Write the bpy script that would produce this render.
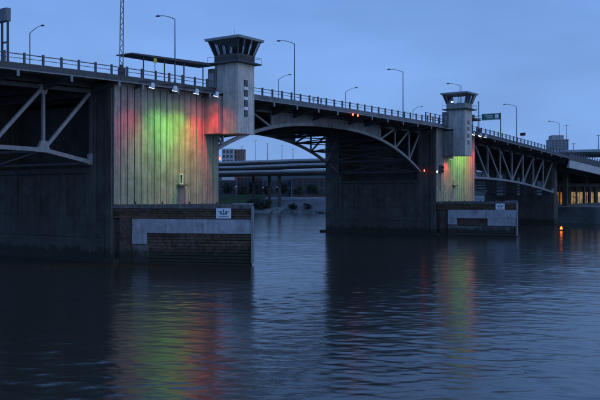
import bpy, bmesh, math, random
from mathutils import Vector, Matrix
R = math.radians
random.seed(7)
for o in list(bpy.data.objects): bpy.data.objects.remove(o)
scn = bpy.context.scene
C = scn.collection

# ------------------------------------------------------------------ camera
cam = bpy.data.cameras.new('camera'); camo = bpy.data.objects.new('camera', cam); C.objects.link(camo)
F = 830.0                                   # focal length in pixels of the 600 px wide photograph
cam.sensor_width = 36; cam.lens = 36 * F / 600
cam.clip_start = 0.5; cam.clip_end = 9000
camo.location = (0, 0, 9); camo.rotation_euler = (R(90) - math.atan(3 / F), 0, 0)
scn.camera = camo

# ------------------------------------------------------------------ sky
w = bpy.data.worlds.new('World'); scn.world = w; w.use_nodes = True
nt = w.node_tree; nt.nodes.clear()
SUN_EL, SUN_ROT = R(2.0), R(125)
out = nt.nodes.new('ShaderNodeOutputWorld'); bg = nt.nodes.new('ShaderNodeBackground')
sky = nt.nodes.new('ShaderNodeTexSky'); sky.sky_type = 'NISHITA'; sky.sun_disc = False
sky.sun_elevation = SUN_EL; sky.sun_rotation = SUN_ROT
sky.air_density = 1.0; sky.dust_density = 0.3; sky.ozone_density = 6.0; sky.altitude = 0
# thin even cloud veil: mixes the clear twilight sky towards one blue, softly mottled
tc = nt.nodes.new('ShaderNodeTexCoord')
mp = nt.nodes.new('ShaderNodeMapping'); mp.inputs['Scale'].default_value = (1.0, 1.0, 3.2)
nz = nt.nodes.new('ShaderNodeTexNoise'); nz.inputs['Scale'].default_value = 2.9; nz.inputs['Detail'].default_value = 5
nz.inputs['Roughness'].default_value = 0.5
mr = nt.nodes.new('ShaderNodeMapRange'); mr.inputs[1].default_value = 0.3; mr.inputs[2].default_value = 0.7
mr.inputs[3].default_value = 0.82; mr.inputs[4].default_value = 1.14
veil = nt.nodes.new('ShaderNodeVectorMath'); veil.operation = 'SCALE'
vsep = nt.nodes.new('ShaderNodeSeparateXYZ'); vmr = nt.nodes.new('ShaderNodeMapRange'); vmr.inputs[1].default_value = .12; vmr.inputs[2].default_value = .75
vmix = nt.nodes.new('ShaderNodeMix'); vmix.data_type = 'RGBA'; vmix.inputs[6].default_value = (1.03, 1.90, 3.85, 1); vmix.inputs[7].default_value = (.56, 1.50, 4.2, 1)
nt.links.new(tc.outputs['Generated'], vsep.inputs[0]); nt.links.new(vsep.outputs[2], vmr.inputs[0]); nt.links.new(vmr.outputs[0], vmix.inputs[0]); nt.links.new(vmix.outputs[2], veil.inputs[0])
mx = nt.nodes.new('ShaderNodeMix'); mx.data_type = 'RGBA'; mx.inputs[0].default_value = 0.92
nt.links.new(tc.outputs['Generated'], mp.inputs[0]); nt.links.new(mp.outputs[0], nz.inputs['Vector'])
nt.links.new(nz.outputs[0], mr.inputs[0]); nt.links.new(mr.outputs[0], veil.inputs['Scale'])
nt.links.new(sky.outputs[0], mx.inputs[6]); nt.links.new(veil.outputs[0], mx.inputs[7])
nt.links.new(mx.outputs[2], bg.inputs[0]); bg.inputs[1].default_value = 0.15
nt.links.new(bg.outputs[0], out.inputs[0])

# last weak twilight glow of the set sun, very soft
sl = bpy.data.lights.new('sun', 'SUN'); sl.energy = 0.38; sl.angle = R(60); sl.color = (0.75, 0.85, 1.0)
so = bpy.data.objects.new('sun', sl); C.objects.link(so)
sd = Vector((math.sin(SUN_ROT), math.cos(SUN_ROT), math.tan(R(18))))
so.rotation_euler = sd.to_track_quat('Z', 'Y').to_euler(); so.location = (0, 0, 200)

vs = scn.view_settings
vs.view_transform = 'Standard'; vs.look = 'None'; vs.exposure = 0.6; vs.gamma = 1.0; vs.use_curve_mapping = False
scn.render.resolution_x = 1024; scn.render.resolution_y = 683
scn.render.engine = 'CYCLES'

# ------------------------------------------------------------------ materials
M = {}
def mat(name, col, rough=0.8, metal=0.0, var=0.25, scale=0.6, bump=0.0, bscale=8.0, streak=0.0, emit=None, estr=0.0, spec=0.4, grime=None, tide=None):
    m = bpy.data.materials.new(name); m.use_nodes = True; t = m.node_tree; b = t.nodes['Principled BSDF']
    b.inputs['Roughness'].default_value = rough; b.inputs['Metallic'].default_value = metal
    b.inputs['Specular IOR Level'].default_value = spec
    co = t.nodes.new('ShaderNodeTexCoord')
    n = t.nodes.new('ShaderNodeTexNoise'); n.inputs['Scale'].default_value = scale; n.inputs['Detail'].default_value = 6
    n.inputs['Roughness'].default_value = 0.65
    t.links.new(co.outputs['Object'], n.inputs['Vector'])
    r = t.nodes.new('ShaderNodeMapRange'); r.inputs[1].default_value = 0.3; r.inputs[2].default_value = 0.7
    r.inputs[3].default_value = 1 - var; r.inputs[4].default_value = 1 + var
    t.links.new(n.outputs[0], r.inputs[0]); fac = r.outputs[0]
    oi = t.nodes.new('ShaderNodeObjectInfo')
    r0 = t.nodes.new('ShaderNodeMapRange'); r0.inputs[3].default_value = 1 - var * .4; r0.inputs[4].default_value = 1 + var * .4
    t.links.new(oi.outputs['Random'], r0.inputs[0])
    mm = t.nodes.new('ShaderNodeMath'); mm.operation = 'MULTIPLY'; t.links.new(fac, mm.inputs[0]); t.links.new(r0.outputs[0], mm.inputs[1]); fac = mm.outputs[0]
    if streak:
        mp = t.nodes.new('ShaderNodeMapping'); mp.inputs['Scale'].default_value = (2.6, 2.6, 0.10)
        n2 = t.nodes.new('ShaderNodeTexNoise'); n2.inputs['Scale'].default_value = 1.0; n2.inputs['Detail'].default_value = 5; n2.inputs['Roughness'].default_value = .7
        t.links.new(co.outputs['Object'], mp.inputs[0]); t.links.new(mp.outputs[0], n2.inputs['Vector'])
        r2 = t.nodes.new('ShaderNodeMapRange'); r2.inputs[1].default_value = 0.35; r2.inputs[2].default_value = 0.65
        r2.inputs[3].default_value = 1 - streak; r2.inputs[4].default_value = 1.0 + streak * .3
        t.links.new(n2.outputs[0], r2.inputs[0])
        m2 = t.nodes.new('ShaderNodeMath'); m2.operation = 'MULTIPLY'; t.links.new(fac, m2.inputs[0]); t.links.new(r2.outputs[0], m2.inputs[1]); fac = m2.outputs[0]
    sc = t.nodes.new('ShaderNodeVectorMath'); sc.operation = 'SCALE'; sc.inputs[0].default_value = col[:3]
    t.links.new(fac, sc.inputs['Scale'])
    cout = sc.outputs[0]
    if grime:                                          # stains / rust patches of another colour
        n3 = t.nodes.new('ShaderNodeTexNoise'); n3.inputs['Scale'].default_value = grime[1]; n3.inputs['Detail'].default_value = 8; n3.inputs['Roughness'].default_value = .7
        t.links.new(co.outputs['Object'], n3.inputs['Vector'])
        r3 = t.nodes.new('ShaderNodeMapRange'); r3.inputs[1].default_value = .52; r3.inputs[2].default_value = .68; r3.inputs[4].default_value = grime[2]
        t.links.new(n3.outputs[0], r3.inputs[0])
        mxx = t.nodes.new('ShaderNodeMix'); mxx.data_type = 'RGBA'; t.links.new(r3.outputs[0], mxx.inputs[0])
        t.links.new(cout, mxx.inputs[6]); mxx.inputs[7].default_value = (*grime[0], 1); cout = mxx.outputs[2]
    if tide:                                           # damp, weedy band left by the river level
        ge = t.nodes.new('ShaderNodeNewGeometry'); sx = t.nodes.new('ShaderNodeSeparateXYZ'); t.links.new(ge.outputs['Position'], sx.inputs[0])
        n5 = t.nodes.new('ShaderNodeTexNoise'); n5.inputs['Scale'].default_value = .9; n5.inputs['Detail'].default_value = 6; t.links.new(ge.outputs['Position'], n5.inputs['Vector'])
        ad = t.nodes.new('ShaderNodeMath'); ad.operation = 'MULTIPLY_ADD'; t.links.new(n5.outputs[0], ad.inputs[0]); ad.inputs[1].default_value = -2.6; t.links.new(sx.outputs[2], ad.inputs[2])
        r5 = t.nodes.new('ShaderNodeMapRange'); r5.inputs[1].default_value = .1; r5.inputs[2].default_value = .75; r5.inputs[3].default_value = .85; r5.inputs[4].default_value = 0; t.links.new(ad.outputs[0], r5.inputs[0])
        m5 = t.nodes.new('ShaderNodeMix'); m5.data_type = 'RGBA'; t.links.new(r5.outputs[0], m5.inputs[0]); t.links.new(cout, m5.inputs[6]); m5.inputs[7].default_value = (*tide, 1); cout = m5.outputs[2]
    t.links.new(cout, b.inputs['Base Color'])
    if bump:
        n4 = t.nodes.new('ShaderNodeTexNoise'); n4.inputs['Scale'].default_value = bscale; n4.inputs['Detail'].default_value = 5
        t.links.new(co.outputs['Object'], n4.inputs['Vector'])
        bp = t.nodes.new('ShaderNodeBump'); bp.inputs['Strength'].default_value = bump; bp.inputs['Distance'].default_value = 0.05
        t.links.new(n4.outputs[0], bp.inputs['Height']); t.links.new(bp.outputs[0], b.inputs['Normal'])
    if emit:
        b.inputs['Emission Color'].default_value = (*emit, 1); b.inputs['Emission Strength'].default_value = estr
        if estr < 1:                                   # lit rooms are never evenly bright
            n6 = t.nodes.new('ShaderNodeTexNoise'); n6.inputs['Scale'].default_value = .8; t.links.new(co.outputs['Object'], n6.inputs['Vector'])
            r6 = t.nodes.new('ShaderNodeMapRange'); r6.inputs[1].default_value = .35; r6.inputs[2].default_value = .65; r6.inputs[3].default_value = estr * .25; r6.inputs[4].default_value = estr * 1.3
            t.links.new(n6.outputs[0], r6.inputs[0]); t.links.new(r6.outputs[0], b.inputs['Emission Strength'])
    M[name] = m
    return m
mat('concrete', (.29, .285, .27), .9, var=.25, scale=.5, streak=.35, bump=.4, bscale=5, grime=((.10, .095, .085), .25, .6))
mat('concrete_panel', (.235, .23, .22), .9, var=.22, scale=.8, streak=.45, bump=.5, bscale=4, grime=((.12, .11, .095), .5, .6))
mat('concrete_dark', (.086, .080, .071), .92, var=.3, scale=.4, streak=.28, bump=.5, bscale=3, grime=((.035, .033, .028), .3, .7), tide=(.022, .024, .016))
mat('concrete_tower', (.50, .475, .43), .88, var=.2, scale=.6, streak=.35, bump=.3, bscale=6, grime=((.25, .235, .20), .45, .6))
mat('concrete_light', (.45, .45, .44), .88, var=.15, scale=.5, streak=.25, bump=.3, bscale=5)
mat('asphalt', (.05, .05, .052), .9, var=.2, scale=2, bump=.4, bscale=20)
mat('steel_light', (.235, .245, .255), .55, var=.18, scale=1.2, streak=.25, grime=((.17, .13, .10), .9, .45))
mat('steel_dark', (.070, .072, .075), .6, var=.25, scale=1.0, streak=.2, grime=((.07, .045, .035), .8, .5))
mat('steel_web', (.15, .16, .17), .6, var=.25, scale=.8, streak=.4, grime=((.09, .07, .055), .6, .5))
mat('rail_paint', (.10, .105, .11), .6, var=.2, scale=2)
mat('pole_metal', (.17, .175, .18), .5, var=.15, scale=2)
mat('timber', (.098, .064, .042), .9, var=.7, scale=2.0, streak=.2, bump=.8, bscale=9, grime=((.13, .12, .105), .7, .6), tide=(.022, .026, .016))
mat('timber_grey', (.13, .125, .12), .9, var=.5, scale=1.5, bump=.8, bscale=9, grime=((.07, .055, .04), .6, .6), tide=(.022, .026, .016))
mat('steel_plate', (.36, .375, .40), .6, var=.16, scale=.7, streak=.25, bump=.2, bscale=2, grime=((.16, .11, .08), .8, .65))
mat('white_paint', (.72, .73, .74), .6, var=.1, scale=3)
mat('sign_ink', (.05, .09, .16), .6, var=.1)
mat('glass', (.03, .035, .04), .08, var=.05, spec=.8)
mat('roof_metal', (.26, .29, .31), .6, var=.15, scale=1.5, grime=((.12, .11, .10), 1, .4))
mat('black_paint', (.02, .02, .022), .5, var=.2)
mat('green_sign', (.012, .095, .062), .45, var=.1, scale=2)
mat('lamp_white', (.8, .8, .8), .4, emit=(.95, .97, 1.0), estr=3.0)
mat('lamp_bright', (.8, .8, .8), .4, emit=(1.0, .95, .9), estr=4.0)
mat('lamp_dim', (.8, .8, .8), .4, emit=(1.0, .9, .75), estr=.5)
mat('lamp_red', (.5, .02, .02), .3, emit=(1.0, .06, .03), estr=7.0)
mat('lamp_orange', (.5, .2, .02), .3, emit=(1.0, .13, .01), estr=3.2)
mat('lamp_warm', (.5, .4, .2), .4, emit=(1.0, .58, .14), estr=0.22)
mat('lamp_amber', (.5, .3, .1), .4, emit=(1.0, .38, .08), estr=0.25)
mat('brick', (.27, .15, .105), .9, var=.2, scale=.4)
mat('facade_pale', (.42, .44, .46), .85, var=.1, scale=.2)
mat('facade_grey', (.25, .26, .28), .85, var=.15, scale=.2)
mat('bark', (.06, .05, .04), .95, var=.3, scale=3)
mat('leaf', (.040, .062, .026), .8, var=.5, scale=.35)
mat('leaf_dark', (.028, .042, .024), .8, var=.5, scale=.35)
mat('grass', (.05, .085, .03), .95, var=.4, scale=.15, bump=.6, bscale=2)
mat('earth', (.19, .19, .18), .95, var=.5, scale=.08, bump=.8, bscale=1.2, grime=((.05, .062, .035), .09, .8))
mat('hill', (.035, .042, .035), .95, var=.4, scale=.03, bump=.5, bscale=.3)
mat('facade_dark', (.085, .088, .095), .9, var=.2, scale=.3)
mat('shed_glass', (.03, .035, .045), .45, var=.3, scale=.5, spec=.3)
mat('brick_dark', (.08, .055, .05), .9, var=.2, scale=.3)
mat('rock', (.13, .13, .13), .95, var=.35, scale=.6, bump=.6, bscale=2)
mat('cloth_pale', (.55, .55, .45), .9, var=.1)
mat('cloth_blue', (.25, .33, .42), .9, var=.1)
mat('print_pale', (.45, .55, .5), .5, var=.1)
mat('yellow_paint', (.60, .45, .03), .6, var=.1)

def water_material():
    m = bpy.data.materials.new('water'); m.use_nodes = True; t = m.node_tree; b = t.nodes['Principled BSDF']
    b.inputs['Base Color'].default_value = (.034, .027, .018, 1); b.inputs['Roughness'].default_value = .13
    b.inputs['IOR'].default_value = 1.38; b.inputs['Specular IOR Level'].default_value = .5
    co = t.nodes.new('ShaderNodeTexCoord')
    prev = None
    for sc, rot, nsc, dist, st, det in (((.7, 1.5, 1), -12, 1.5, .05, .35, 3), ((1, 1.6, 1), 20, 4.0, .016, .35, 2)):
        mp = t.nodes.new('ShaderNodeMapping'); mp.inputs['Scale'].default_value = sc; mp.inputs['Rotation'].default_value = (0, 0, R(rot))
        n = t.nodes.new('ShaderNodeTexNoise'); n.inputs['Scale'].default_value = nsc; n.inputs['Detail'].default_value = det; n.inputs['Distortion'].default_value = .6
        t.links.new(co.outputs['Object'], mp.inputs[0]); t.links.new(mp.outputs[0], n.inputs['Vector'])
        bp = t.nodes.new('ShaderNodeBump'); bp.inputs['Strength'].default_value = st; bp.inputs['Distance'].default_value = dist
        t.links.new(n.outputs[0], bp.inputs['Height'])
        if prev: t.links.new(prev, bp.inputs['Normal'])
        prev = bp.outputs[0]
    t.links.new(prev, b.inputs['Normal'])
    M['water'] = m
water_material()

# ------------------------------------------------------------------ mesh helpers
class MB:
    def __init__(s): s.v = []; s.f = []
    def poly(s, vs, fs):
        k = len(s.v); s.v += [tuple(p) for p in vs]; s.f += [tuple(k + i for i in f) for f in fs]; return s
    def box(s, x0, x1, y0, y1, z0, z1):
        return s.poly([(x0, y0, z0), (x1, y0, z0), (x1, y1, z0), (x0, y1, z0), (x0, y0, z1), (x1, y0, z1), (x1, y1, z1), (x0, y1, z1)],
                      [(0, 3, 2, 1), (4, 5, 6, 7), (0, 1, 5, 4), (1, 2, 6, 5), (2, 3, 7, 6), (3, 0, 4, 7)])
    def bar(s, a, b, w, h=None, up=(0, 0, 1)):
        h = h or w; a = Vector(a); b = Vector(b); d = (b - a).normalized(); u = Vector(up)
        if abs(d.dot(u)) > .99: u = Vector((0, 1, 0))
        x = d.cross(u).normalized() * w / 2; z = x.cross(d).normalized() * h / 2
        vs = [a - x - z, a + x - z, a + x + z, a - x + z, b - x - z, b + x - z, b + x + z, b - x + z]
        return s.poly(vs, [(0, 1, 2, 3), (7, 6, 5, 4), (0, 4, 5, 1), (1, 5, 6, 2), (2, 6, 7, 3), (3, 7, 4, 0)])
    def tube(s, pts, rad, n=8, cap=True):
        if not hasattr(rad, '__len__'): rad = [rad] * len(pts)
        pts = [Vector(p) for p in pts]; vs = []; fs = []
        for i, p in enumerate(pts):
            d = (pts[min(i + 1, len(pts) - 1)] - pts[max(i - 1, 0)]).normalized()
            u = Vector((1, 0, 0)) if abs(d.x) < .9 else Vector((0, 1, 0))
            x = d.cross(u).normalized(); y = d.cross(x)
            for k in range(n):
                a = 2 * math.pi * k / n; vs.append(p + (x * math.cos(a) + y * math.sin(a)) * rad[i])
        for i in range(len(pts) - 1):
            for k in range(n):
                fs.append((i * n + k, i * n + (k + 1) % n, (i + 1) * n + (k + 1) % n, (i + 1) * n + k))
        if cap: fs.append(tuple(range(n))); fs.append(tuple(range((len(pts) - 1) * n, len(pts) * n))[::-1])
        return s.poly(vs, fs)
    def prism(s, pts, z0, z1):
        n = len(pts); vs = [(x, y, z0) for x, y in pts] + [(x, y, z1) for x, y in pts]
        fs = [tuple(range(n))[::-1], tuple(range(n, 2 * n))] + [(i, (i + 1) % n, n + (i + 1) % n, n + i) for i in range(n)]
        return s.poly(vs, fs)
    def sect(s, stations):                       # loft of equal closed cross-sections
        n = len(stations[0]); vs = [p for st in stations for p in st]; m = len(stations)
        fs = [(i * n + k, i * n + (k + 1) % n, (i + 1) * n + (k + 1) % n, (i + 1) * n + k) for i in range(m - 1) for k in range(n)]
        fs += [tuple(range(n))[::-1], tuple(range((m - 1) * n, m * n))]
        return s.poly(vs, fs)
    def mesh(s, name, off=(0, 0, 0), bevel=0):
        me = bpy.data.meshes.new(name); ox, oy, oz = off
        me.from_pydata([(x - ox, y - oy, z - oz) for x, y, z in s.v], [], s.f); 
        bm = bmesh.new(); bm.from_mesh(me); bmesh.ops.recalc_face_normals(bm, faces=bm.faces)
        if bevel: bmesh.ops.bevel(bm, geom=list(bm.edges), offset=bevel, segments=1, affect='EDGES')
        bm.to_mesh(me); bm.free(); me.update()
        return me

THETA = math.atan2(.8141, .5807)
P1 = (-25.7, 113.9)                                # upstream west corner of the near bascule pier
AX = (math.cos(THETA), math.sin(THETA)); NY = (-AX[1], AX[0])   # bridge axis; across the deck, away from camera
def W(t, y, z=0): return (P1[0] + AX[0] * t + NY[0] * y, P1[1] + AX[1] * t + NY[1] * y, z)
def t_of(px, y):                                   # where the pixel column px meets the vertical plane y on the bridge
    k = (px - 300) / F; bx, by = P1[0] + NY[0] * y, P1[1] + NY[1] * y
    return (k * by - bx) / (AX[0] - k * AX[1])

class Thing:
    """An Empty at the base; geometry is handed over in bridge (t, y, z) or world coordinates."""
    def __init__(s, name, label, cat, base=(0, 0, 0), group=None, bridge=True, rot=0.0, kind=None):
        s.base = base; s.o = bpy.data.objects.new(name, None); C.objects.link(s.o)
        s.o.empty_display_size = .5
        if bridge: s.o.location = W(*base); s.o.rotation_euler = (0, 0, THETA)
        else: s.o.location = base; s.o.rotation_euler = (0, 0, rot)
        s.o['label'] = label; s.o['category'] = cat
        if group: s.o['group'] = group
        if kind: s.o['kind'] = kind
    def part(s, name, mb, m, parent=None, bevel=0, label=None, smooth=False):
        me = mb.mesh(name, s.base, bevel) if isinstance(mb, MB) else mb
        o = bpy.data.objects.new(name, me); C.objects.link(o); o.parent = parent or s.o
        if not me.materials: me.materials.append(M[m])
        if smooth:
            for p in me.polygons: p.use_smooth = True
        if label: o['label'] = label
        return o
    def light(s, name, typ, loc, target, energy, col, size=.3, spot=60, blend=.8):
        l = bpy.data.lights.new(name, typ); l.energy = energy; l.color = col
        if typ == 'SPOT': l.spot_size = R(spot); l.spot_blend = blend; l.shadow_soft_size = size
        else: l.shadow_soft_size = size
        o = bpy.data.objects.new(name, l); C.objects.link(o); o.parent = s.o
        o.location = [a - b for a, b in zip(loc, s.base)]
        d = Vector(target) - Vector(loc); o.rotation_euler = d.to_track_quat('-Z', 'Y').to_euler()
        return o
def solo(name, mb, m, label=None, cat=None, group=None, kind=None, base=(0, 0, 0), smooth=False):
    me = mb.mesh(name, base); me.materials.append(M[m]); o = bpy.data.objects.new(name, me); C.objects.link(o); o.location = base
    if smooth:
        for p in me.polygons: p.use_smooth = True
    if label: o['label'] = label
    if cat: o['category'] = cat
    if group: o['group'] = group
    if kind: o['kind'] = kind
    return o

# ------------------------------------------------------------------ the setting: river, east bank
def river():
    import numpy as np
    g = np.random.default_rng(4)
    ys = [30.0]
    while ys[-1] < 470: ys.append(ys[-1] * 1.0029)
    ys = np.array(ys); nx = 400
    u = np.linspace(-1, 1, nx); hw = .44 * ys + 14
    X = u[None, :] * hw[:, None] + .02 * ys[:, None]; Y = np.repeat(ys[:, None], nx, 1)
    # patchy wind: some reaches of the river are calmer than others
    patch = np.ones_like(X)
    for k in range(10):
        lx, ly = g.uniform(35, 120), g.uniform(14, 45)
        patch += .13 * np.sin(2 * np.pi * X / lx + 2 * np.pi * Y / ly + g.uniform(0, 6.28) + 1.3 * np.sin(2 * np.pi * X / 61 + k))
    patch = np.clip(patch, .35, 1.6)
    Z = np.zeros_like(X); dY = .0029 * ys[:, None]
    for k in range(46):
        lam = .75 * (9.0 / .75) ** (k / 45.0)
        th_ = g.normal(R(78), R(32)); sl = .0115 * (1 if lam < 1.8 else .6 if lam < 3.5 else .25)
        kx, ky = np.cos(th_) * 2 * np.pi / lam, np.sin(th_) * 2 * np.pi / lam
        fade = np.clip((lam / dY - 2.2) / 2.0, 0, 1)
        wob = .9 * np.sin(X * 2 * np.pi / g.uniform(9, 25) + g.uniform(0, 6.28)) + .9 * np.sin(Y * 2 * np.pi / g.uniform(9, 30) + g.uniform(0, 6.28))
        Z += fade * sl * lam / (2 * np.pi) * np.sin(kx * X + ky * Y + g.uniform(0, 6.28) + wob)
    edge = np.clip((1 - np.abs(u)) / .04, 0, 1)[None, :] * np.clip((470 - Y) / 60, 0, 1) * np.clip((Y - 30) / 1.5, 0, 1)
    Z = Z * patch * edge
    # ring of flat water out to the horizon joined on to the rippled reach
    X = np.concatenate([np.full((len(ys), 1), -900.0), X, np.full((len(ys), 1), 900.0)], 1)
    Y = np.concatenate([Y[:, :1], Y, Y[:, :1]], 1); Z = np.concatenate([Z[:, :1] * 0, Z, Z[:, :1] * 0], 1)
    X = np.concatenate([X[:1], X, X[-1:]], 0); Y = np.concatenate([Y[:1] * 0 - 60, Y, Y[-1:] * 0 + 1200], 0); Z = np.concatenate([Z[:1] * 0, Z, Z[-1:] * 0], 0)
    nr, nc = X.shape; co = np.stack([X, Y, Z], -1).reshape(-1, 3).astype('f4')
    a = (np.arange(nr - 1)[:, None] * nc + np.arange(nc - 1)[None, :]).reshape(-1)
    q = np.stack([a, a + 1, a + nc + 1, a + nc], -1).astype('i4')
    me = bpy.data.meshes.new('river_water'); me.vertices.add(len(co)); me.vertices.foreach_set('co', co.ravel())
    me.loops.add(q.size); me.loops.foreach_set('vertex_index', q.ravel())
    me.polygons.add(len(q)); me.polygons.foreach_set('loop_start', np.arange(0, q.size, 4, dtype='i4')); me.polygons.foreach_set('loop_total', np.full(len(q), 4, 'i4'))
    me.polygons.foreach_set('use_smooth', np.ones(len(q), bool)); me.update(calc_edges=True); me.validate()
    me.materials.append(M['water']); o = bpy.data.objects.new('river_water', me); C.objects.link(o); o['kind'] = 'structure'
river()
shore = [(520, -20), (240, 175), (99, 277), (93, 283), (62, 315), (40, 380), (14, 452), (-18, 466), (-48, 474), (-110, 500), (-420, 640), (-900, 880)]
prof_nat = [(0, -2), (3, .9), (12, 3.6), (30, 7.2), (60, 8.6), (200, 9.5), (900, 12), (4500, 30)]
prof_wall = [(0, -2), (.01, 5.6), (12, 5.7), (30, 6.2), (60, 8.0), (200, 9.5), (900, 12), (4500, 30)]
rng = random.Random(3)
def densify(p, step=9):
    q = []
    for a, b in zip(p, p[1:]):
        n = max(1, int(min(math.dist(a, b), 400) / step)) if max(abs(a[0]), abs(b[0])) < 300 else 4
        q += [(a[0] + (b[0] - a[0]) * k / n, a[1] + (b[1] - a[1]) * k / n) for k in range(n)]
    return q + [p[-1]]
sh = densify(shore); mb = MB(); nr = len(prof_nat)
for i, (x, y) in enumerate(sh):
    wall = x > 55
    for j in range(nr):
        d, z = (prof_wall if wall else prof_nat)[j]
        dx, dy = .50, .866
        jit = (rng.uniform(-.9, .9) if 0 < j < 4 and not wall else 0)
        mb.v.append((x + dx * d + jit, y + dy * d + jit, z + jit * .4))
for i in range(len(sh) - 1):
    for j in range(nr - 1):
        mb.f.append((i * nr + j, (i + 1) * nr + j, (i + 1) * nr + j + 1, i * nr + j + 1))
solo('riverbank', mb, 'earth', kind='structure')
# grass slope seen just right of the near pier
gm = MB(); gp = []
for i in range(9):
    for j in range(6):
        x = -72 + i * 5.2; y0 = 474 - (x + 48) * .42
        gp.append((x + j * 2.6, y0 + 3 + j * 5.2, 1.6 + j * 1.75 + rng.uniform(-.2, .2)))
gm.poly(gp, [(i * 6 + j, (i + 1) * 6 + j, (i + 1) * 6 + j + 1, i * 6 + j + 1) for i in range(8) for j in range(5)])
solo('grass_slope', gm, 'grass', kind='structure')

# ------------------------------------------------------------------ the bridge
DK = [(-90, 22.2), (-75, 22.8), (-45, 24.0), (-18.7, 25.0), (0, 25.55), (29, 25.85), (60, 26.05), (98, 26.0), (121, 25.45), (129, 25.15), (160, 23.85), (184, 22.75), (193, 22.3), (227, 20.9), (320, 16.5)]
def zlin(t):
    for (a, za), (b, zb) in zip(DK, DK[1:]):
        if t <= b: return za + (zb - za) * (t - a) / (b - a)
    return DK[-1][1]
def zd(t): return sum(zlin(t + k * 2.5) for k in range(-4, 5)) / 9
YN, YF = -1.5, 32.5
def stations(t0, t1, step=3.0):
    n = max(1, round((t1 - t0) / step)); return [t0 + (t1 - t0) * k / n for k in range(n + 1)]
def deck(th, t0, t1, brackets=(), skip=None, rail=True, gap=.03, fm='steel_dark'):
    t0 += gap; t1 -= gap; st = stations(t0, t1)
    z = zd
    th.part('deck_slab', MB().sect([[(t, YN + .25, z(t) - .32), (t, YF - .25, z(t) - .32), (t, YF - .25, z(t)), (t, YN + .25, z(t))] for t in st]), 'concrete')
    th.part('road_surface', MB().sect([[(t, 3.2, z(t) + .004), (t, 27.8, z(t) + .004), (t, 27.8, z(t) + .06), (t, 3.2, z(t) + .06)] for t in st]), 'asphalt')
    for ye, s in ((YN, 1), (YF, -1)):
        fa = th.part('fascia_beam', MB().sect([[(t, ye, z(t) - .66), (t, ye + .24 * s, z(t) - .66), (t, ye + .24 * s, z(t) + .12), (t, ye, z(t) + .12)] for t in st]), fm)
        th.part('flange', MB().sect([[(t, ye - .12 * s, z(t) - .80), (t, ye + .3 * s, z(t) - .80), (t, ye + .3 * s, z(t) - .662), (t, ye - .12 * s, z(t) - .662)] for t in st]), 'steel_light', parent=fa)
    for yb in (4.0, 9.6, 15.2, 20.8, 27.0):
        if t1 - t0 < 30 and yb in (9.6, 20.8): continue
        th.part('stringer', MB().sect([[(t, yb - .18, z(t) - 1.25), (t, yb + .18, z(t) - 1.25), (t, yb + .18, z(t) - .325), (t, yb - .18, z(t) - .325)] for t in st]), 'steel_dark')
    for t in brackets:
        b = MB().poly([(t - .14, YN - .2, z(t) - .803), (t - .14, 4, z(t) - .803), (t - .14, 4, z(t) - 2.3), (t - .14, YN + .35, z(t) - 1.15), (t - .14, YN - .2, z(t) - 1.05),
                       (t + .14, YN - .2, z(t) - .803), (t + .14, 4, z(t) - .803), (t + .14, 4, z(t) - 2.3), (t + .14, YN + .35, z(t) - 1.15), (t + .14, YN - .2, z(t) - 1.05)],
                      [(0, 1, 2, 3, 4), (9, 8, 7, 6, 5)] + [(i, (i + 1) % 5, 5 + (i + 1) % 5, 5 + i) for i in range(5)])
        br = th.part('bracket', b, 'steel_dark')
        th.part('bracket_end', MB().box(t - .17, t + .17, YN - .34, YN - .205, z(t) - 1.55, z(t) - .81), 'steel_light', parent=br)
        th.part('floor_beam', MB().box(t - .18, t + .18, 4.2, 26.8, z(t) - 2.4, z(t) - 1.26), 'steel_dark')
    if rail:
        for ye, s in ((YN + .12, 1), (YF - .12, -1)):
            r = th.part('railing', MB().sect([[(t, ye - .06, z(t) + 1.13), (t, ye + .06, z(t) + 1.13), (t, ye + .06, z(t) + 1.24), (t, ye - .06, z(t) + 1.24)] for t in st])
                        .sect([[(t, ye - .035, z(t) + .66), (t, ye + .035, z(t) + .66), (t, ye + .035, z(t) + .73), (t, ye - .035, z(t) + .73)] for t in st]), 'rail_paint')
            n = max(2, round((t1 - t0) / 2.75)); pm = None
            for k in range(n):
                t = t0 + (k + .5) * (t1 - t0) / n
                if skip and s == 1 and skip[0] < t < skip[1]: continue
                if pm is None: pm = MB().box(-.11, .11, -.13, .13, -.05, 1.30).mesh('post'); pm.materials.append(M['rail_paint'])
                p = bpy.data.objects.new('post', pm); C.objects.link(p); p.parent = r
                p.location = (t - th.base[0], ye - th.base[1], z(t) + .12 - th.base[2])

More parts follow.
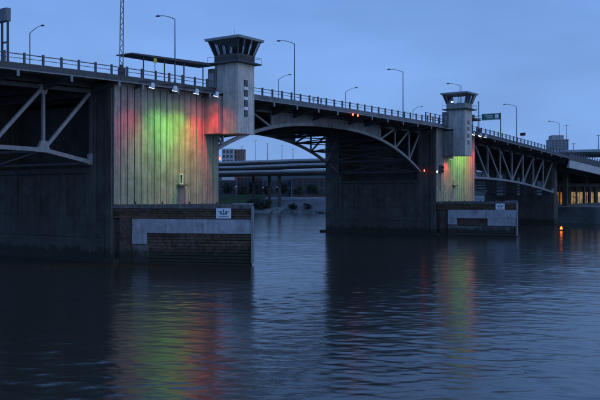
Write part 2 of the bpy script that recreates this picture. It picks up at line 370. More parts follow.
def truss_span(t0, t1, nodes, zb, label, grp):
    tm = (t0 + t1) / 2; th = Thing('truss_span', label, 'bridge span', (tm, 15.5, zd(tm)), grp)
    deck(th, t0, t1, brackets=nodes)
    mid = (nodes[0] + nodes[-1]) / 2
    for y in (4.0, 27.0):
        zt = lambda t: zd(t) - 1.75
        for i, t in enumerate(nodes):
            th.part('vertical', MB().bar((t, y, zb(t)), (t, y, zt(t)), .34, .40), 'steel_dark' if i in (0, len(nodes) - 1) else 'steel_light')
            def gus(z0, hgt, w0, w1):
                q = [(t - w0, z0), (t + w0, z0), (t + w1, z0 + hgt), (t - w1, z0 + hgt)]
                return MB().poly([(a, y - .25, b) for a, b in q] + [(a, y + .25, b) for a, b in q], [(0, 1, 2, 3), (7, 6, 5, 4), (0, 4, 5, 1), (1, 5, 6, 2), (2, 6, 7, 3), (3, 7, 4, 0)])
            end = i in (0, len(nodes) - 1)
            th.part('gusset_plate', gus(zb(t) - .34, 1.55, 1.15 if not end else .6, .42), 'steel_light', bevel=.02)
            if not end: th.part('gusset_plate', gus(zt(t) - 1.0, 1.25, .35, .85), 'steel_light', bevel=.02)
            if i + 1 < len(nodes):
                u = nodes[i + 1]
                th.part('bottom_chord', MB().bar((t, y, zb(t)), (u, y, zb(u)), .46, .55), 'steel_light')
                th.part('top_chord', MB().bar((t, y, zt(t)), (u, y, zt(u)), .46, .55), 'steel_dark')
                a, b = ((t, zt(t)), (u, zb(u))) if (t + u) / 2 < mid else ((t, zb(t)), (u, zt(u)))
                th.part('diagonal', MB().bar((a[0], y, a[1]), (b[0], y, b[1]), .36, .44), 'steel_light')
    for i, t in enumerate(nodes):                       # bottom lateral bracing
        th.part('bottom_strut', MB().bar((t, 4.3, zb(t) - .1), (t, 26.7, zb(t) - .1), .3, .35), 'steel_dark')
        if i + 1 < len(nodes):
            u = nodes[i + 1]
            th.part('lateral_brace', MB().bar((t, 4.3, zb(t) - .12), (u, 26.7, zb(u) - .12), .22), 'steel_dark')
    return th
nW = [-.4 - 8.0 * k for k in range(9)][::-1]
truss_span(-72, 0, nW, lambda t: 13.7 + 1.6 * min(1, max(0, -t / 9.0)) ** .8 - .0012 * (t + 32) ** 2 * (1 if t < -32 else 0), 'near steel truss span meeting the left pier at the photo edge', 'steel truss side spans')
nE = [121.2 + 8.97 * k for k in range(9)]
def zbE(t):
    q = (t - 121) / 72
    return 14.4 - 3.6 * q + 1.25 * math.sin(math.pi * min(1, q)) - .2
truss_span(121, 193.3, nE, zbE, 'far steel truss span with white diagonals right of the farther tower', 'steel truss side spans')

def leaf(t0, t1, label):
    tm = (t0 + t1) / 2; th = Thing('bascule_leaf', label, 'bridge span', (tm, 15.5, zd(tm)), 'two halves of the opening span')
    west = tm < 60.4; pier = t0 if west else t1; s = 1 if west else -1
    nodes = [pier + s * d for d in (0.3, 5.7, 12.4, 19.1, 25.8, 32.2, 38.4)]
    deck(th, t0, t1, brackets=sorted(nodes[1:-1]), fm='steel_web')
    zb = lambda t: 23.05 - .00088 * abs(t - 60.4) ** 2.5
    zt = lambda t: zd(t) - 1.62
    for y in (4.0, 27.0):
        for i, t in enumerate(nodes):
            th.part('vertical', MB().bar((t, y, zb(t) + .1), (t, y, zt(t)), .30, .36), 'steel_dark' if i == 0 else 'steel_light' if i < 5 else 'steel_web')
            if i + 1 < len(nodes):
                u = nodes[i + 1]
                st = [t + (u - t) * k / 4 for k in range(5)]
                th.part('bottom_chord', MB().sect([[(q, y - .28, zb(q) - .3), (q, y + .28, zb(q) - .3), (q, y + .28, zb(q) + .3), (q, y - .28, zb(q) + .3)] for q in st]), 'steel_light' if i < 5 else 'steel_web')
                th.part('top_chord', MB().bar((t, y, zt(t)), (u, y, zt(u)), .40, .44), 'steel_web')
                if i < 3: th.part('diagonal', MB().bar((u, y, zb(u)), (t, y, zt(t)), .30, .36), 'steel_light')
                else: th.part('web_plate', MB().sect([[(q, y - .12, zb(q) + .305), (q, y + .12, zb(q) + .305), (q, y + .12, zt(q) - .225), (q, y - .12, zt(q) - .225)] for q in st[::s]]), 'steel_web')
    for i, t in enumerate(nodes):
        th.part('bottom_strut', MB().bar((t, 4.3, zb(t)), (t, 26.7, zb(t)), .3, .45), 'steel_dark')
        if i + 1 < len(nodes):
            u = nodes[i + 1]
            th.part('lateral_brace', MB().bar((t, 4.3, zb(t)), (u, 26.7, zb(u)), .22), 'steel_dark')
            th.part('lateral_brace', MB().bar((t, 26.7, zb(t)), (u, 4.3, zb(u)), .22), 'steel_dark')
    return th
leaf(21.85, 60.4, 'nearer half of the arched opening span beside the large tower')
leaf(60.4, 99.0, 'farther half of the arched opening span left of the small tower')

LEN = 21.85
def pier(t0, label, skip):
    th = Thing('bascule_pier', label, 'bridge pier', (t0 + LEN / 2, 15.5, 0), 'concrete piers of the opening span')
    e = t0 + LEN
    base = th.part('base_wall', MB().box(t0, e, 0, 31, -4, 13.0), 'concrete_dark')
    for za, zb_, pr in ((.3, 3.28, .17), (3.33, 6.4, .13), (6.45, 9.35, .05), (9.40, 12.35, .03)):
        th.part('wall_course', MB().box(t0 - pr, e + pr, 1.5, 29.5, za, zb_), 'concrete_dark', parent=base, bevel=.03)
    th.part('footing', MB().box(t0 - .7, e + .7, -.9, 32.4, -4, .55), 'concrete_dark', bevel=.05)
    th.part('ledge', MB().box(t0 - .35, e + .35, 4.2, 26.9, 12.4, 13.05), 'concrete_dark', parent=base)
    # buttress strips and shutter-joint courses on the side walls
    for y in (4.8, 10.4, 16.0, 21.6, 26.4):
        th.part('pilaster', MB().box(t0 - .22, t0 + .002, y - .45, y + .45, 6.42, 12.35), 'concrete_dark', parent=base)
        th.part('pilaster', MB().box(e - .002, e + .22, y - .45, y + .45, 6.42, 12.35), 'concrete_dark', parent=base)
    ztop = lambda t: zd(t) - 1.0
    for y0, y1 in ((0.002, 4.9), (26.1, 30.998)):
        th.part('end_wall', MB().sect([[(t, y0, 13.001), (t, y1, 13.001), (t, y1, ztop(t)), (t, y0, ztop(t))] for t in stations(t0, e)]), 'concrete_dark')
    for y in (.55, 3.9):
        th.part('corner_column', MB().box(t0 - .3, t0 + .6, y - .5, y + .75, .56, 24.0), 'concrete_dark', bevel=.04)
        th.part('corner_column', MB().box(e - .6, e + .3, y - .5, y + .75, .56, 24.0 if t0 < 50 else 23.6), 'concrete_dark', bevel=.04)
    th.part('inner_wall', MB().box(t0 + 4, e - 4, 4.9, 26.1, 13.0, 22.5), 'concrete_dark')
    n = 17; wdt = (LEN - .02) / n                       # the ribbed end face that the lights fall on
    for k in range(n):
        a = t0 + .01 + k * wdt + .07; b = a + wdt - .14
        pr = .17 + rng.uniform(-.012, .012)
        th.part('wall_panel', MB().sect([[(t, -pr, 7.95), (t, -.005, 7.95), (t, -.005, ztop(t) - .05), (t, -pr, ztop(t) - .05)] for t in (a, b)]), 'concrete_panel', bevel=.015)
    th.part('panel_cap', MB().sect([[(t, -.30, ztop(t) - .045), (t, .3, ztop(t) - .045), (t, .3, ztop(t) + .30), (t, -.30, ztop(t) + .30)] for t in stations(t0, e)]), 'concrete')
    deck(th, t0, e, skip=skip, brackets=[t0 + 4, t0 + 11, t0 + 18])
    return th
p1 = pier(0.0, 'near bascule pier with wide ribbed concrete wall lit green and red', (19.4, 24.0))
p2 = pier(99.0, 'far bascule pier with narrow-looking ribbed wall lit green and red', (102.0, 106.6))

# small service hatch with a ledge on each ribbed wall
def hatch(px, zc, label, sz):
    t = t_of(px, 0); th = Thing('service_hatch', label, 'hatch', (t, -.2, zc - 1), 'service hatches')
    w_, h_ = .45 * sz, .95 * sz
    th.part('frame', MB().box(t - w_, t + w_, -.42, -.185, zc - h_, zc - h_ + .2).box(t - w_, t + w_, -.42, -.185, zc + h_ - .2, zc + h_).box(t - w_, t - w_ + .18, -.42, -.185, zc - h_ + .2, zc + h_ - .2).box(t + w_ - .18, t + w_, -.42, -.185, zc - h_ + .2, zc + h_ - .2), 'concrete_light')
    th.part('door', MB().box(t - w_ + .18, t + w_ - .18, -.30, -.19, zc - h_ + .2, zc + h_ - .2), 'black_paint')
    th.part('ledge', MB().box(t - w_ * 2.1, t + w_ * 2.1, -.95, -.185, zc - h_ - .28, zc - h_ - .004), 'steel_dark')
hatch(179.5, 11.7, 'small pale framed hatch low on the near ribbed wall', .85)
hatch(453, 12.6, 'small dark hatch low on the far ribbed wall', .75)

# ------------------------------------------------------------------ timber fenders
def fender(t0, nose, label, variant):
    th = Thing('pier_fender', label, 'fender', (t0 + 8, -6, 0), 'timber fenders before the piers')
    A = Vector((t0, -.0, 0)); N = Vector((t0 + nose[0], -nose[1], 0)); E = Vector((t0 + LEN, 0, 0))
    N2 = N + Vector((1.0, 1.0, 0))
    core = th.part('core', MB().prism([(A.x + .35, -.95), (N.x + .35, N.y + .35), (N2.x, N2.y), (E.x - .5, -.95)], -4, 7.35), 'timber')
    th.part('top_slab', MB().prism([(A.x - .05, -.02), (N.x - .12, N.y - .12), (N2.x + .25, N2.y - .1), (E.x + .05, -.02)], 7.42, 7.84), 'timber_grey', bevel=.03)
    d = (N - A); L = d.length; d.normalize(); o = Vector((d.y, -d.x, 0))
    if o.x > 0: o = -o                                  # outwards, to the west
    def slab(name, u0, u1, off0, off1, z0, z1, m, parent=None, tilt=0, bev=.012):
        a = A + d * u0; b = A + d * u1
        p = [a + o * off0, b + o * off0, b + o * off1, a + o * off1]
        mb = MB().poly([(*q.xy, z0 + (tilt if i in (1, 2) else 0)) for i, q in enumerate(p)] + [(*q.xy, z1 + (tilt if i in (1, 2) else 0)) for i, q in enumerate(p)],
                       [(0, 3, 2, 1), (4, 5, 6, 7), (0, 1, 5, 4), (1, 2, 6, 5), (2, 3, 7, 6), (3, 0, 4, 7)])
        return th.part(name, mb, m, parent, bevel=bev)
    u1 = L - .05; uL = 2.95
    r = random.Random(variant + 40)
    def boards(ua, ub, za, zb_, n, off, m='timber', miss=0):
        h = (zb_ - za) / n
        for k in range(n):
            u = ua
            while u < ub - .3:
                v = min(ub, u + r.uniform(3.6, 6.4))
                if ub - v < 1.2: v = ub
                if r.random() >= miss:
                    q = off + r.uniform(0, .09)
                    slab('plank', u + .015, v - .015, off - .3, q, za + k * h + .03 + r.uniform(0, .03), za + (k + 1) * h - .03, m, tilt=r.uniform(-.02, .02))
                u = v
    boards(.25, u1, 6.08, 7.38, 4, .02)
    # grey steel rubbing plate: long band plus a short leg at its inner end
    n = 5; du = (u1 - uL) / n
    for k in range(n): slab('steel_plate', uL + k * du + .012, uL + (k + 1) * du - .012, .05, .30 + .02 * (k % 2), 4.12, 6.02, 'steel_plate', tilt=r.uniform(-.02, .02))
    slab('steel_plate', uL + .012, uL + 2.15, .05, .30, 2.62, 4.10, 'steel_plate')
    slab('steel_plate', uL + .012, uL + 2.3, -.1, .10, .1, 2.6, 'timber_grey')
    if variant == 1:
        boards(uL + 2.2, u1, .25, 4.08, 9, .03)
        boards(uL + .1, u1, -1.5, .22, 3, .06)
        boards(.3, uL - .1, .2, 6.0, 3, -.55, 'concrete_dark')
    else:
        boards(uL + 2.2, u1, 2.35, 4.08, 4, -.05)
        boards(uL + 2.0, u1, .2, 2.3, 4, .12, 'timber_grey')
        boards(uL + .1, u1, -1.5, .18, 3, .06)
        boards(.3, uL - .1, .2, 6.0, 3, -.55, 'concrete_dark')
        slab('steel_plate', uL + 9.2, u1 - .2, .16, .31, 2.42, 4.08, 'steel_plate')
    # pale corner strip, kerb on top
    slab('corner_strip', u1 - .02, u1 + .24, -.32, .36, .3, 7.80, 'steel_light')
    slab('kerb', 2.0, u1 + .1, -.12, .10, 7.845, 8.02, 'timber_grey')
    slab('kerb', u1 - 2.6, u1 + .2, -.14, .12, 8.03, 8.13, 'concrete_light')
    for k in range(5):
        u = 3.2 + k * (u1 - 4.2) / 4; slab('mooring_post', u - .1, u + .1, -.45, -.25, 7.845, 8.35, 'timber')
    # white notice board
    u = L - (3.9 if variant == 1 else 3.7)
    st = Thing('notice_board', 'white notice board with dark wave mark on the %s fender' % ('near' if variant == 1 else 'far'), 'sign', tuple((A + d * u)[:2]) + (6.1,), 'white boards on the fenders')
    a0, a1 = (u - 1.02, u + 1.02)
    def onb(p0, p1, z0, z1, w0, w1):
        mb = MB(); q = []
        for (uu, off) in ((p0, w0), (p1, w0), (p1, w1), (p0, w1)): q.append(A + d * uu + o * off)
        return mb.poly([(*v.xy, z0) for v in q] + [(*v.xy, z1) for v in q], [(0, 3, 2, 1), (4, 5, 6, 7), (0, 1, 5, 4), (1, 2, 6, 5), (2, 3, 7, 6), (3, 0, 4, 7)])
    st.part('board', onb(a0, a1, 6.14, 7.50, .12, .20), 'white_paint', bevel=.015)
    for p0, p1, z0, z1 in ((u - .70, u + .70, 6.34, 6.44), (u - .06, u + .08, 6.95, 7.36), (u - .76, u - .22, 6.98, 7.10), (u + .24, u + .80, 7.0, 7.12), (u - .5, u - .2, 6.66, 6.95), (u - .12, u + .16, 6.62, 6.86), (u + .22, u + .5, 6.66, 6.98)):
        st.part('print_mark', onb(p0, p1, z0, z1, .2005, .206), 'sign_ink')
    return th
fender(0.0, (7.6, 18.4), 'near timber fender with brown planks and long grey plate', 1)
fender(99.0, (3.7, 18.3), 'far timber fender with grey lower planks and plate', 2)

# ------------------------------------------------------------------ control towers
def tower(ta, tb, label, lit):
    y0, y1 = -5.9, -1.2; tm, ym = (ta + tb) / 2, (y0 + y1) / 2
    th = Thing('control_tower', label, 'tower', (tm, ym, 18.7), 'control towers')
    Z0, ZB = 18.7, 29.55
    th.part('corbel', MB().box(ta - .02, tb + .02, y0 - .02, -2.9, Z0, 25.0), 'concrete_tower', bevel=.05)
    th.part('bracket_block', MB().box(ta - (1.25 if not lit else .05), tb + (.3 if not lit else .05), -2.9, -.19, Z0 + .03, 24.62), 'concrete_panel', bevel=.04)
    shaft = th.part('shaft', MB().box(ta, tb, y0, y1, 25.0, ZB), 'concrete_tower', bevel=.04)
    th.part('door_recess', MB().box(ta - .55, ta - .002, y1 - .5, y1 + .9, 25.9, 28.9), 'steel_web', parent=shaft)
    th.part('door', MB().box(ta - .62, ta - .552, y1 - .25, y1 + .65, 26.1, 28.2), 'steel_plate', parent=shaft)
    # strip of four windows on the upstream face, pale blocks between
    wt = ta + (tb - ta) * .46
    for k in range(4):
        z = 21.4 + k * 1.55
        wd = th.part('window', MB().box(wt - .42, wt + .42, y0 - .10, y0 - .022, z, z + .95), 'black_paint')
        th.part('pane', MB().box(wt - .34, wt + .34, y0 - .115, y0 - .1005, z + .08, z + .87), 'glass', parent=wd)
        if k < 3: th.part('window_spandrel', MB().box(wt - .42, wt + .42, y0 - .14, y0 - .022, z + 1.0, z + 1.5), 'white_paint')
    # walkway ring
    th.part('gallery', MB().box(ta - .85, tb + .85, y0 - .85, y1 + .85, ZB + .003, ZB + .24), 'steel_dark', bevel=.03)
    rl = th.part('gallery_rail', MB().box(ta - .8, tb + .8, y0 - .8, y0 - .76, ZB + 1.05, ZB + 1.1).box(ta - .8, ta - .76, y0 - .75, y1 + .8, ZB + 1.05, ZB + 1.1).box(tb + .76, tb + .8, y0 - .75, y1 + .8, ZB + 1.05, ZB + 1.1), 'rail_paint')
    for i in range(4):
        for q in ((ta - .8 + i * (tb - ta + 1.56) / 3, y0 - .8),) + ((ta - .8, y0 - .8 + i * (y1 - y0 + 1.56) / 3), (tb + .76, y0 - .8 + i * (y1 - y0 + 1.56) / 3)):
            if q[1] < y0 - .79 and q[0] > 1e9: continue
            th.part('rail_post', MB().box(q[0], q[0] + .04, q[1], q[1] + .04, ZB + .245, ZB + 1.05), 'rail_paint', parent=rl)
    # cab: parapet, outward leaning glazing, flat roof with deep eaves
    th.part('cab_wall', MB().box(ta - .05, tb + .05, y0 - .05, y1 + .05, ZB + .245, ZB + 1.45), 'concrete_dark' if not lit else 'concrete', bevel=.02)
    zl, zh = ZB + 1.455, 33.15; lean = .68
    lo = [(ta, y0), (tb, y0), (tb, y1), (ta, y1)]; hi = [(ta - lean, y0 - lean), (tb + lean, y0 - lean), (tb + lean, y1 + lean), (ta - lean, y1 + lean)]
    for i in range(4):
        l0, l1, h0, h1 = lo[i], lo[(i + 1) % 4], hi[i], hi[(i + 1) % 4]
        n = 3
        for k in range(n):
            f = lambda p, q, s: (p[0] + (q[0] - p[0]) * s, p[1] + (q[1] - p[1]) * s)
            s0, s1 = k / n + .035, (k + 1) / n - .035
            a, b, c, d_ = (*f(l0, l1, s0), zl), (*f(l0, l1, s1), zl), (*f(h0, h1, s1), zh), (*f(h0, h1, s0), zh)
            cx, cy = tm, ym
            inn = lambda p: (p[0] + (cx - p[0]) * .02, p[1] + (cy - p[1]) * .02, p[2])
            th.part('window_pane', MB().poly([a, b, c, d_, inn(a), inn(b), inn(c), inn(d_)], [(0, 1, 2, 3), (7, 6, 5, 4), (0, 4, 5, 1), (1, 5, 6, 2), (2, 6, 7, 3), (3, 7, 4, 0)]), 'cab_glass')
        for k in range(n):
            th.part('mullion', MB().bar((*f(l0, l1, k / n), zl), (*f(h0, h1, k / n), zh), .20 if k == 0 else .10), 'steel_dark')
    ro = 1.05
    rf = th.part('roof', MB().poly([(x + sx * ro, y + sy * ro, z) for z, ro in ((33.16, ro), (33.52, ro + .1), ) for (x, y), (sx, sy) in zip(lo, ((-1, -1), (1, -1), (1, 1), (-1, 1)))] + [(tm + sx * (tb - ta) * .3, ym + sy * (y1 - y0) * .3, 33.85) for sx, sy in ((-1, -1), (1, -1), (1, 1), (-1, 1))],
             [(0, 3, 2, 1)] + [(4 * r + i, 4 * r + (i + 1) % 4, 4 * r + 4 + (i + 1) % 4, 4 * r + 4 + i) for r in range(2) for i in range(4)] + [(8, 9, 10, 11)]), 'roof_metal')
    th.part('antenna', MB().tube([(tm, ym, 33.84), (tm, ym, 35.2)], .03, 5), 'pole_metal', parent=rf)
    th.part('console', MB().box(tm - .5, tm + .4, ym - .5, ym + .5, ZB + 1.0, ZB + 1.75), 'steel_dark')
    if lit:
        th.part('ceiling_lamp', MB().box(ta + .2, ta + .55, ym + .9, ym + 1.25, 31.3, 31.6), 'lamp_white')
    return th
g = bpy.data.materials.new('cab_glass'); g.use_nodes = True; t = g.node_tree; t.nodes.clear()
o_ = t.nodes.new('ShaderNodeOutputMaterial'); tr = t.nodes.new('ShaderNodeBsdfTransparent'); gl = t.nodes.new('ShaderNodeBsdfGlossy'); mxs = t.nodes.new('ShaderNodeMixShader'); fr = t.nodes.new('ShaderNodeFresnel')
tr.inputs[0].default_value = (.93, .95, .96, 1); gl.inputs['Roughness'].default_value = .04; fr.inputs[0].default_value = 1.45
t.links.new(fr.outputs[0], mxs.inputs[0]); t.links.new(tr.outputs[0], mxs.inputs[1]); t.links.new(gl.outputs[0], mxs.inputs[2]); t.links.new(mxs.outputs[0], o_.inputs[0])
M['cab_glass'] = g
tower(19.7, 23.7, 'large near control tower with flared windows beside the lit wall', False)
tower(102.3, 106.3, 'small far control tower with a lamp glowing in its cab', True)

# ------------------------------------------------------------------ floodlights on arms: they wash the ribbed walls
RED, GRN = (1.0, .035, .035), (.27, 1.0, .10)
def floodlight(t, label, col, tgt, power, spot, n=3.9, z=None, arm=True, grp='floodlights along the deck edge'):
    z = z if z is not None else zd(t) - 1.35
    th = Thing('floodlight', label, 'floodlight', (t, -n, z), grp)
    P = Vector((t, -n, z)); D = (Vector(tgt) - P).normalized()
    if arm: th.part('arm', MB().bar((t, YN - .13, z + .95), (t, -n - .05, z + .62), .14).bar((t, -n, z + .62), (t, -n, z + .35), .1), 'steel_dark')
    S = D.cross(Vector((0, 0, 1))).normalized(); U = S.cross(D)
    def ring(c, rx): return [c + (S * math.cos(a) + U * math.sin(a)) * rx for a in [2 * math.pi * k / 12 for k in range(12)]]
    hs = th.part('housing', MB().sect([ring(P - D * .55, .16), ring(P - D * .45, .30), ring(P + D * .05, .42), ring(P + D * .16, .44)]), 'white_paint')
    th.part('lens', MB().sect([ring(P + D * .165, .39), ring(P + D * .20, .36)]), 'lamp_white', parent=hs)
    th.part('yoke', MB().bar(P - S * .46, P - S * .46 + Vector((0, 0, .4)), .08).bar(P + S * .46, P + S * .46 + Vector((0, 0, .4)), .08).bar(P - S * .5 + Vector((0, 0, .42)), P + S * .5 + Vector((0, 0, .42)), .08), 'steel_dark')
    th.light('beam', 'SPOT', P + D * .3, tgt, power * .8, col, .35, spot, 1.0)
    th.light('spill', 'SPOT', P + D * .3, tgt, power * .10, [min(1, c * .9 + .12 * w_) for c, w_ in zip(col, (1.0, .7, .35))], .5, 158, 1.0)
LIM = (.46, 1.0, .08)
floodlight(3.6, 'leftmost floodlight under the deck edge above the near lit wall', RED, (2.3, 0, 10.5), 2000, 92)
floodlight(8.1, 'second floodlight from the left above the near lit wall', GRN, (8.8, 0, 7.5), 4300, 104)
floodlight(12.6, 'third floodlight from the left above the near lit wall', LIM, (12.0, 0, 7.0), 5200, 104)
floodlight(17.0, 'floodlight nearest the large tower above the near lit wall', RED, (15.9, 0, 12.0), 7600, 84)
floodlight(118.9, 'rightmost floodlight past the small far tower', RED, (119.6, 0, 13), 6500, 80)
floodlight(115.6, 'middle floodlight just right of the small far tower', LIM, (112.5, 0, 12), 4200, 110)
floodlight(111.6, 'floodlight close against the right side of the small far tower', LIM, (110.0, 0, 12.0), 5200, 112)
floodlight(103.6, 'floodlight hidden below the soffit of the small far tower', RED, (104.4, 0, 14.0), 1300, 100, n=1.9, z=18.2, arm=False)

# ------------------------------------------------------------------ navigation lights and bracket gear
def nav_light(base, label, cat, col, tip, pt=False):
    th = Thing('navigation_light', label, 'signal light', base, 'red navigation lights')
    b = Vector(base); tp = Vector(tip)
    th.part('bracket', MB().bar(b, (tp.x, tp.y, tp.z + .0), .09), 'steel_dark')
    th.part('lantern', MB().tube([tp + Vector((0, 0, -.22)), tp + Vector((0, 0, -.16)), tp + Vector((0, 0, .12)), tp + Vector((0, 0, .24))], [.09, .13, .13, .05], 10), col)
    th.part('cap', MB().tube([tp + Vector((0, 0, .245)), tp + Vector((0, 0, .34))], [.2, .05], 10), 'steel_dark')
tm = t_of(352, -1.8); nav_light((tm, YN - .13, 25.35), 'left lamp of the red pair at the middle of the span', 's', 'lamp_red', (tm, -2.0, 25.0))
tm = t_of(357, -1.8); nav_light((tm, YN - .13, 25.35), 'right lamp of the red pair at the middle of the span', 's', 'lamp_red', (tm, -2.0, 24.95))
nav_light((22.15, 1.0, 15.4), 'red lamp on the channel side of the near pier', 's', 'lamp_red', (22.75, .4, 15.2))
nav_light((98.65, -.1, 15.0), 'white lamp on the channel side of the far pier', 's', 'lamp_bright', (97.9, -.9, 14.9))
nav_light((98.65, 2.6, 15.3), 'small red lamp left of the white lamp on the far pier', 's', 'lamp_red', (97.9, 2.4, 15.2))
def gear(t, y, z, label):
    th = Thing('signal_cabinet', label, 'cabinet', (t, y, z), 'signal cabinets on the piers')
    th.part('housing', MB().box(t - .55, t + .55, y - .7, y - .15, z, z + 1.9), 'steel_dark', bevel=.03)
    th.part('lamp_hood', MB().tube([(t - .1, y - .72, z + .5), (t - .1, y - 1.15, z + .5)], .28, 10), 'black_paint')
    th.part('lamp_hood', MB().tube([(t - .1, y - .72, z + 1.35), (t - .1, y - 1.15, z + 1.35)], .28, 10), 'black_paint')
    th.part('conduit', MB().bar((t, y - .22, z - 4), (t, y - .22, z - .004), .1), 'steel_dark')
gear(100.9, -.05, 14.6, 'dark signal cabinet with round hoods left of the far lit wall')

# ------------------------------------------------------------------ things on the deck
def street_lamp(px, y, top, arm, label):
    t = t_of(px, y); z = zd(t); s = 1 if y < 10 else -1
    th = Thing('street_lamp', label, 'street lamp', (t, y, z), 'street lamps on the bridge')
    th.part('pole', MB().tube([(t, y, z), (t, y, z + .6), (t, y, z + .61), (t, y, top - 1.0)], [.19, .17, .12, .075], 8), 'pole_metal')
    rise = .9
    pts = [(t, y + s * arm * q, top - 1.02 + rise * math.sin(q * math.pi / 2)) for q in (0, .15, .35, .6, .8, 1.0)]
    th.part('arm', MB().tube(pts, [.07, .065, .06, .055, .05, .05], 7), 'pole_metal')
    e = pts[-1]
    th.part('lamp_head', MB().sect([[(e[0] + a * w_, e[1] + s * u, e[2] + b * h_) for a, b in ((-1, -.6), (1, -.6), (1, .3), (.6, 1), (-.6, 1), (-1, .3))] for u, w_, h_ in ((-.12, .08, .05), (.1, .17, .12), (.55, .19, .13), (.75, .1, .06))]), 'steel_dark')
for px, y, top, arm, lab in (
    (175, -.4, 36.4, 3.2, 'tall street lamp on the deck above the near lit wall'),
    (294.5, -.4, 37.3, 3.2, 'tall street lamp first to the right of the large tower'),
    (403, -.4, 37.2, 3.2, 'tall street lamp on the deck left of the small far tower'),
    (461, -.4, 37.4, 3.2, 'street lamp rising behind the roof of the small far tower'),
    (516.5, -.4, 35.6, 3.2, 'street lamp right of the green overhead sign'),
    (559.5, -.4, 33.5, 3.0, 'rightmost street lamp on the deck, before the high-rise'),
    (30, 31.2, 37.6, 3.0, 'street lamp at the far left over the near truss span'),
    (278.5, 31.2, 37.8, 3.0, 'short-looking street lamp on the far side, just right of the large tower'),
    (345.5, 31.2, 37.9, 3.0, 'far-side street lamp above the middle of the opening span'),
    (413, 31.2, 36.4, 2.6, 'faint far-side street lamp beside the small far tower')):
    street_lamp(px, y, top, arm, lab)

def canopy(ta, tb, posts, label, z0, hi):
    th = Thing('walkway_canopy', label, 'canopy', ((ta + tb) / 2, 0, zd(ta)), 'canopies over the sidewalk')
    za, zb_ = z0
    th.part('roof', MB().sect([[(t, -1.2, z - th_), (t, 2.0, z - th_), (t, 2.0, z), (t, -1.2, z)] for t, z, th_ in ((ta, za, .16), ((ta + tb) / 2, (za + zb_) / 2, .34), (tb, zb_, .4))]), 'steel_dark')
    for t in posts:
        z = za + (zb_ - za) * (t - ta) / (tb - ta)
        th.part('post', MB().bar((t, -.9, zd(t)), (t, -.9, z - .42), .14), 'steel_dark')
    return th
canopy(t_of(129, -.6), 19.6, [t_of(p, -.9) for p in (143.6, 164.6, 184, 203)], 'thin dark walkway canopy on posts left of the large tower', (29.05, 29.75), 1)
canopy(106.45, 122.5, [109, 113.5, 118], 'thin dark walkway canopy right of the small far tower', (29.6, 28.9), 1)
# small yellow beacon under the canopy
tb_ = t_of(155, -1.0); th = Thing('warning_sign', 'small yellow warning sign under the walkway canopy', 'sign', (tb_, -1.0, zd(tb_)))
th.part('post', MB().bar((tb_, -1.0, zd(tb_)), (tb_, -1.0, 28.2), .08), 'pole_metal')
th.part('plate', MB().bar((tb_, -1.08, 28.21), (tb_, -1.08, 28.9), .62, .05, up=(0, 1, 0)), 'yellow_paint')

def gate(px, y, top, label, lean):
    t = t_of(px, y); z = zd(t)
    th = Thing('barrier_gate', label, 'barrier gate', (t, y, z), 'raised barrier gates')
    th.part('housing', MB().box(t - .45, t + .45, y - .35, y + .35, z, z + 1.35), 'steel_dark', bevel=.04)
    th.part('counterweight', MB().box(t + .1, t + .75, y + .4, y + .62, z + .9, z + 1.9), 'steel_dark', bevel=.03)
    L = top - z - 1.0; w0 = .34
    pos = lambda u, s: Vector((t + s * w0 * (1 - .35 * u) + lean * u, y + .1, z + 1.0 + L * u))
    arm = th.part('arm', MB().bar(pos(0, -1), pos(1, -1), .10).bar(pos(0, 1), pos(1, 1), .10), 'steel_light')
    n = max(4, int(L / .75))
    for k in range(n):
        s = 1 if k % 2 else -1
        th.part('lattice_bar', MB().bar(pos(k / n, s), pos((k + 1) / n, -s), .07), 'steel_light' if k % 2 else 'steel_dark', parent=arm)
gate(121.8, -.2, 39.5, 'tall raised lattice barrier arm left of the near lit wall', .25)
gate(479, -.2, 33.8, 'raised barrier arm right of the small far tower', -.1)

# overhead sign frame cut by the left edge
t0 = t_of(8, 6); th = Thing('overhead_sign_frame', 'dark two-legged frame with box top at the far left edge', 'sign frame', (t0 - 1, 6, zd(t0)))
z = zd(t0); zt_ = 9 + (197 - 8) * (P1[1] + AX[1] * t0 + NY[1] * 6) / F
for y in (6, 7.2): th.part('leg', MB().bar((t0, y, z), (t0, y, zt_ - 1.7), .22), 'steel_dark')
th.part('box_top', MB().box(t0 - .35, t0 + .35, 5.8, 9.4, zt_ - 1.7, zt_), 'steel_web', bevel=.04)
th.part('crossbar', MB().bar((t0, 6.12, zt_ - 4.4), (t0, 7.08, zt_ - 4.4), .2), 'steel_dark')
th.part('crossbar', MB().bar((t0, 6.12, z + .9), (t0, 7.08, z + .9), .2), 'steel_dark')

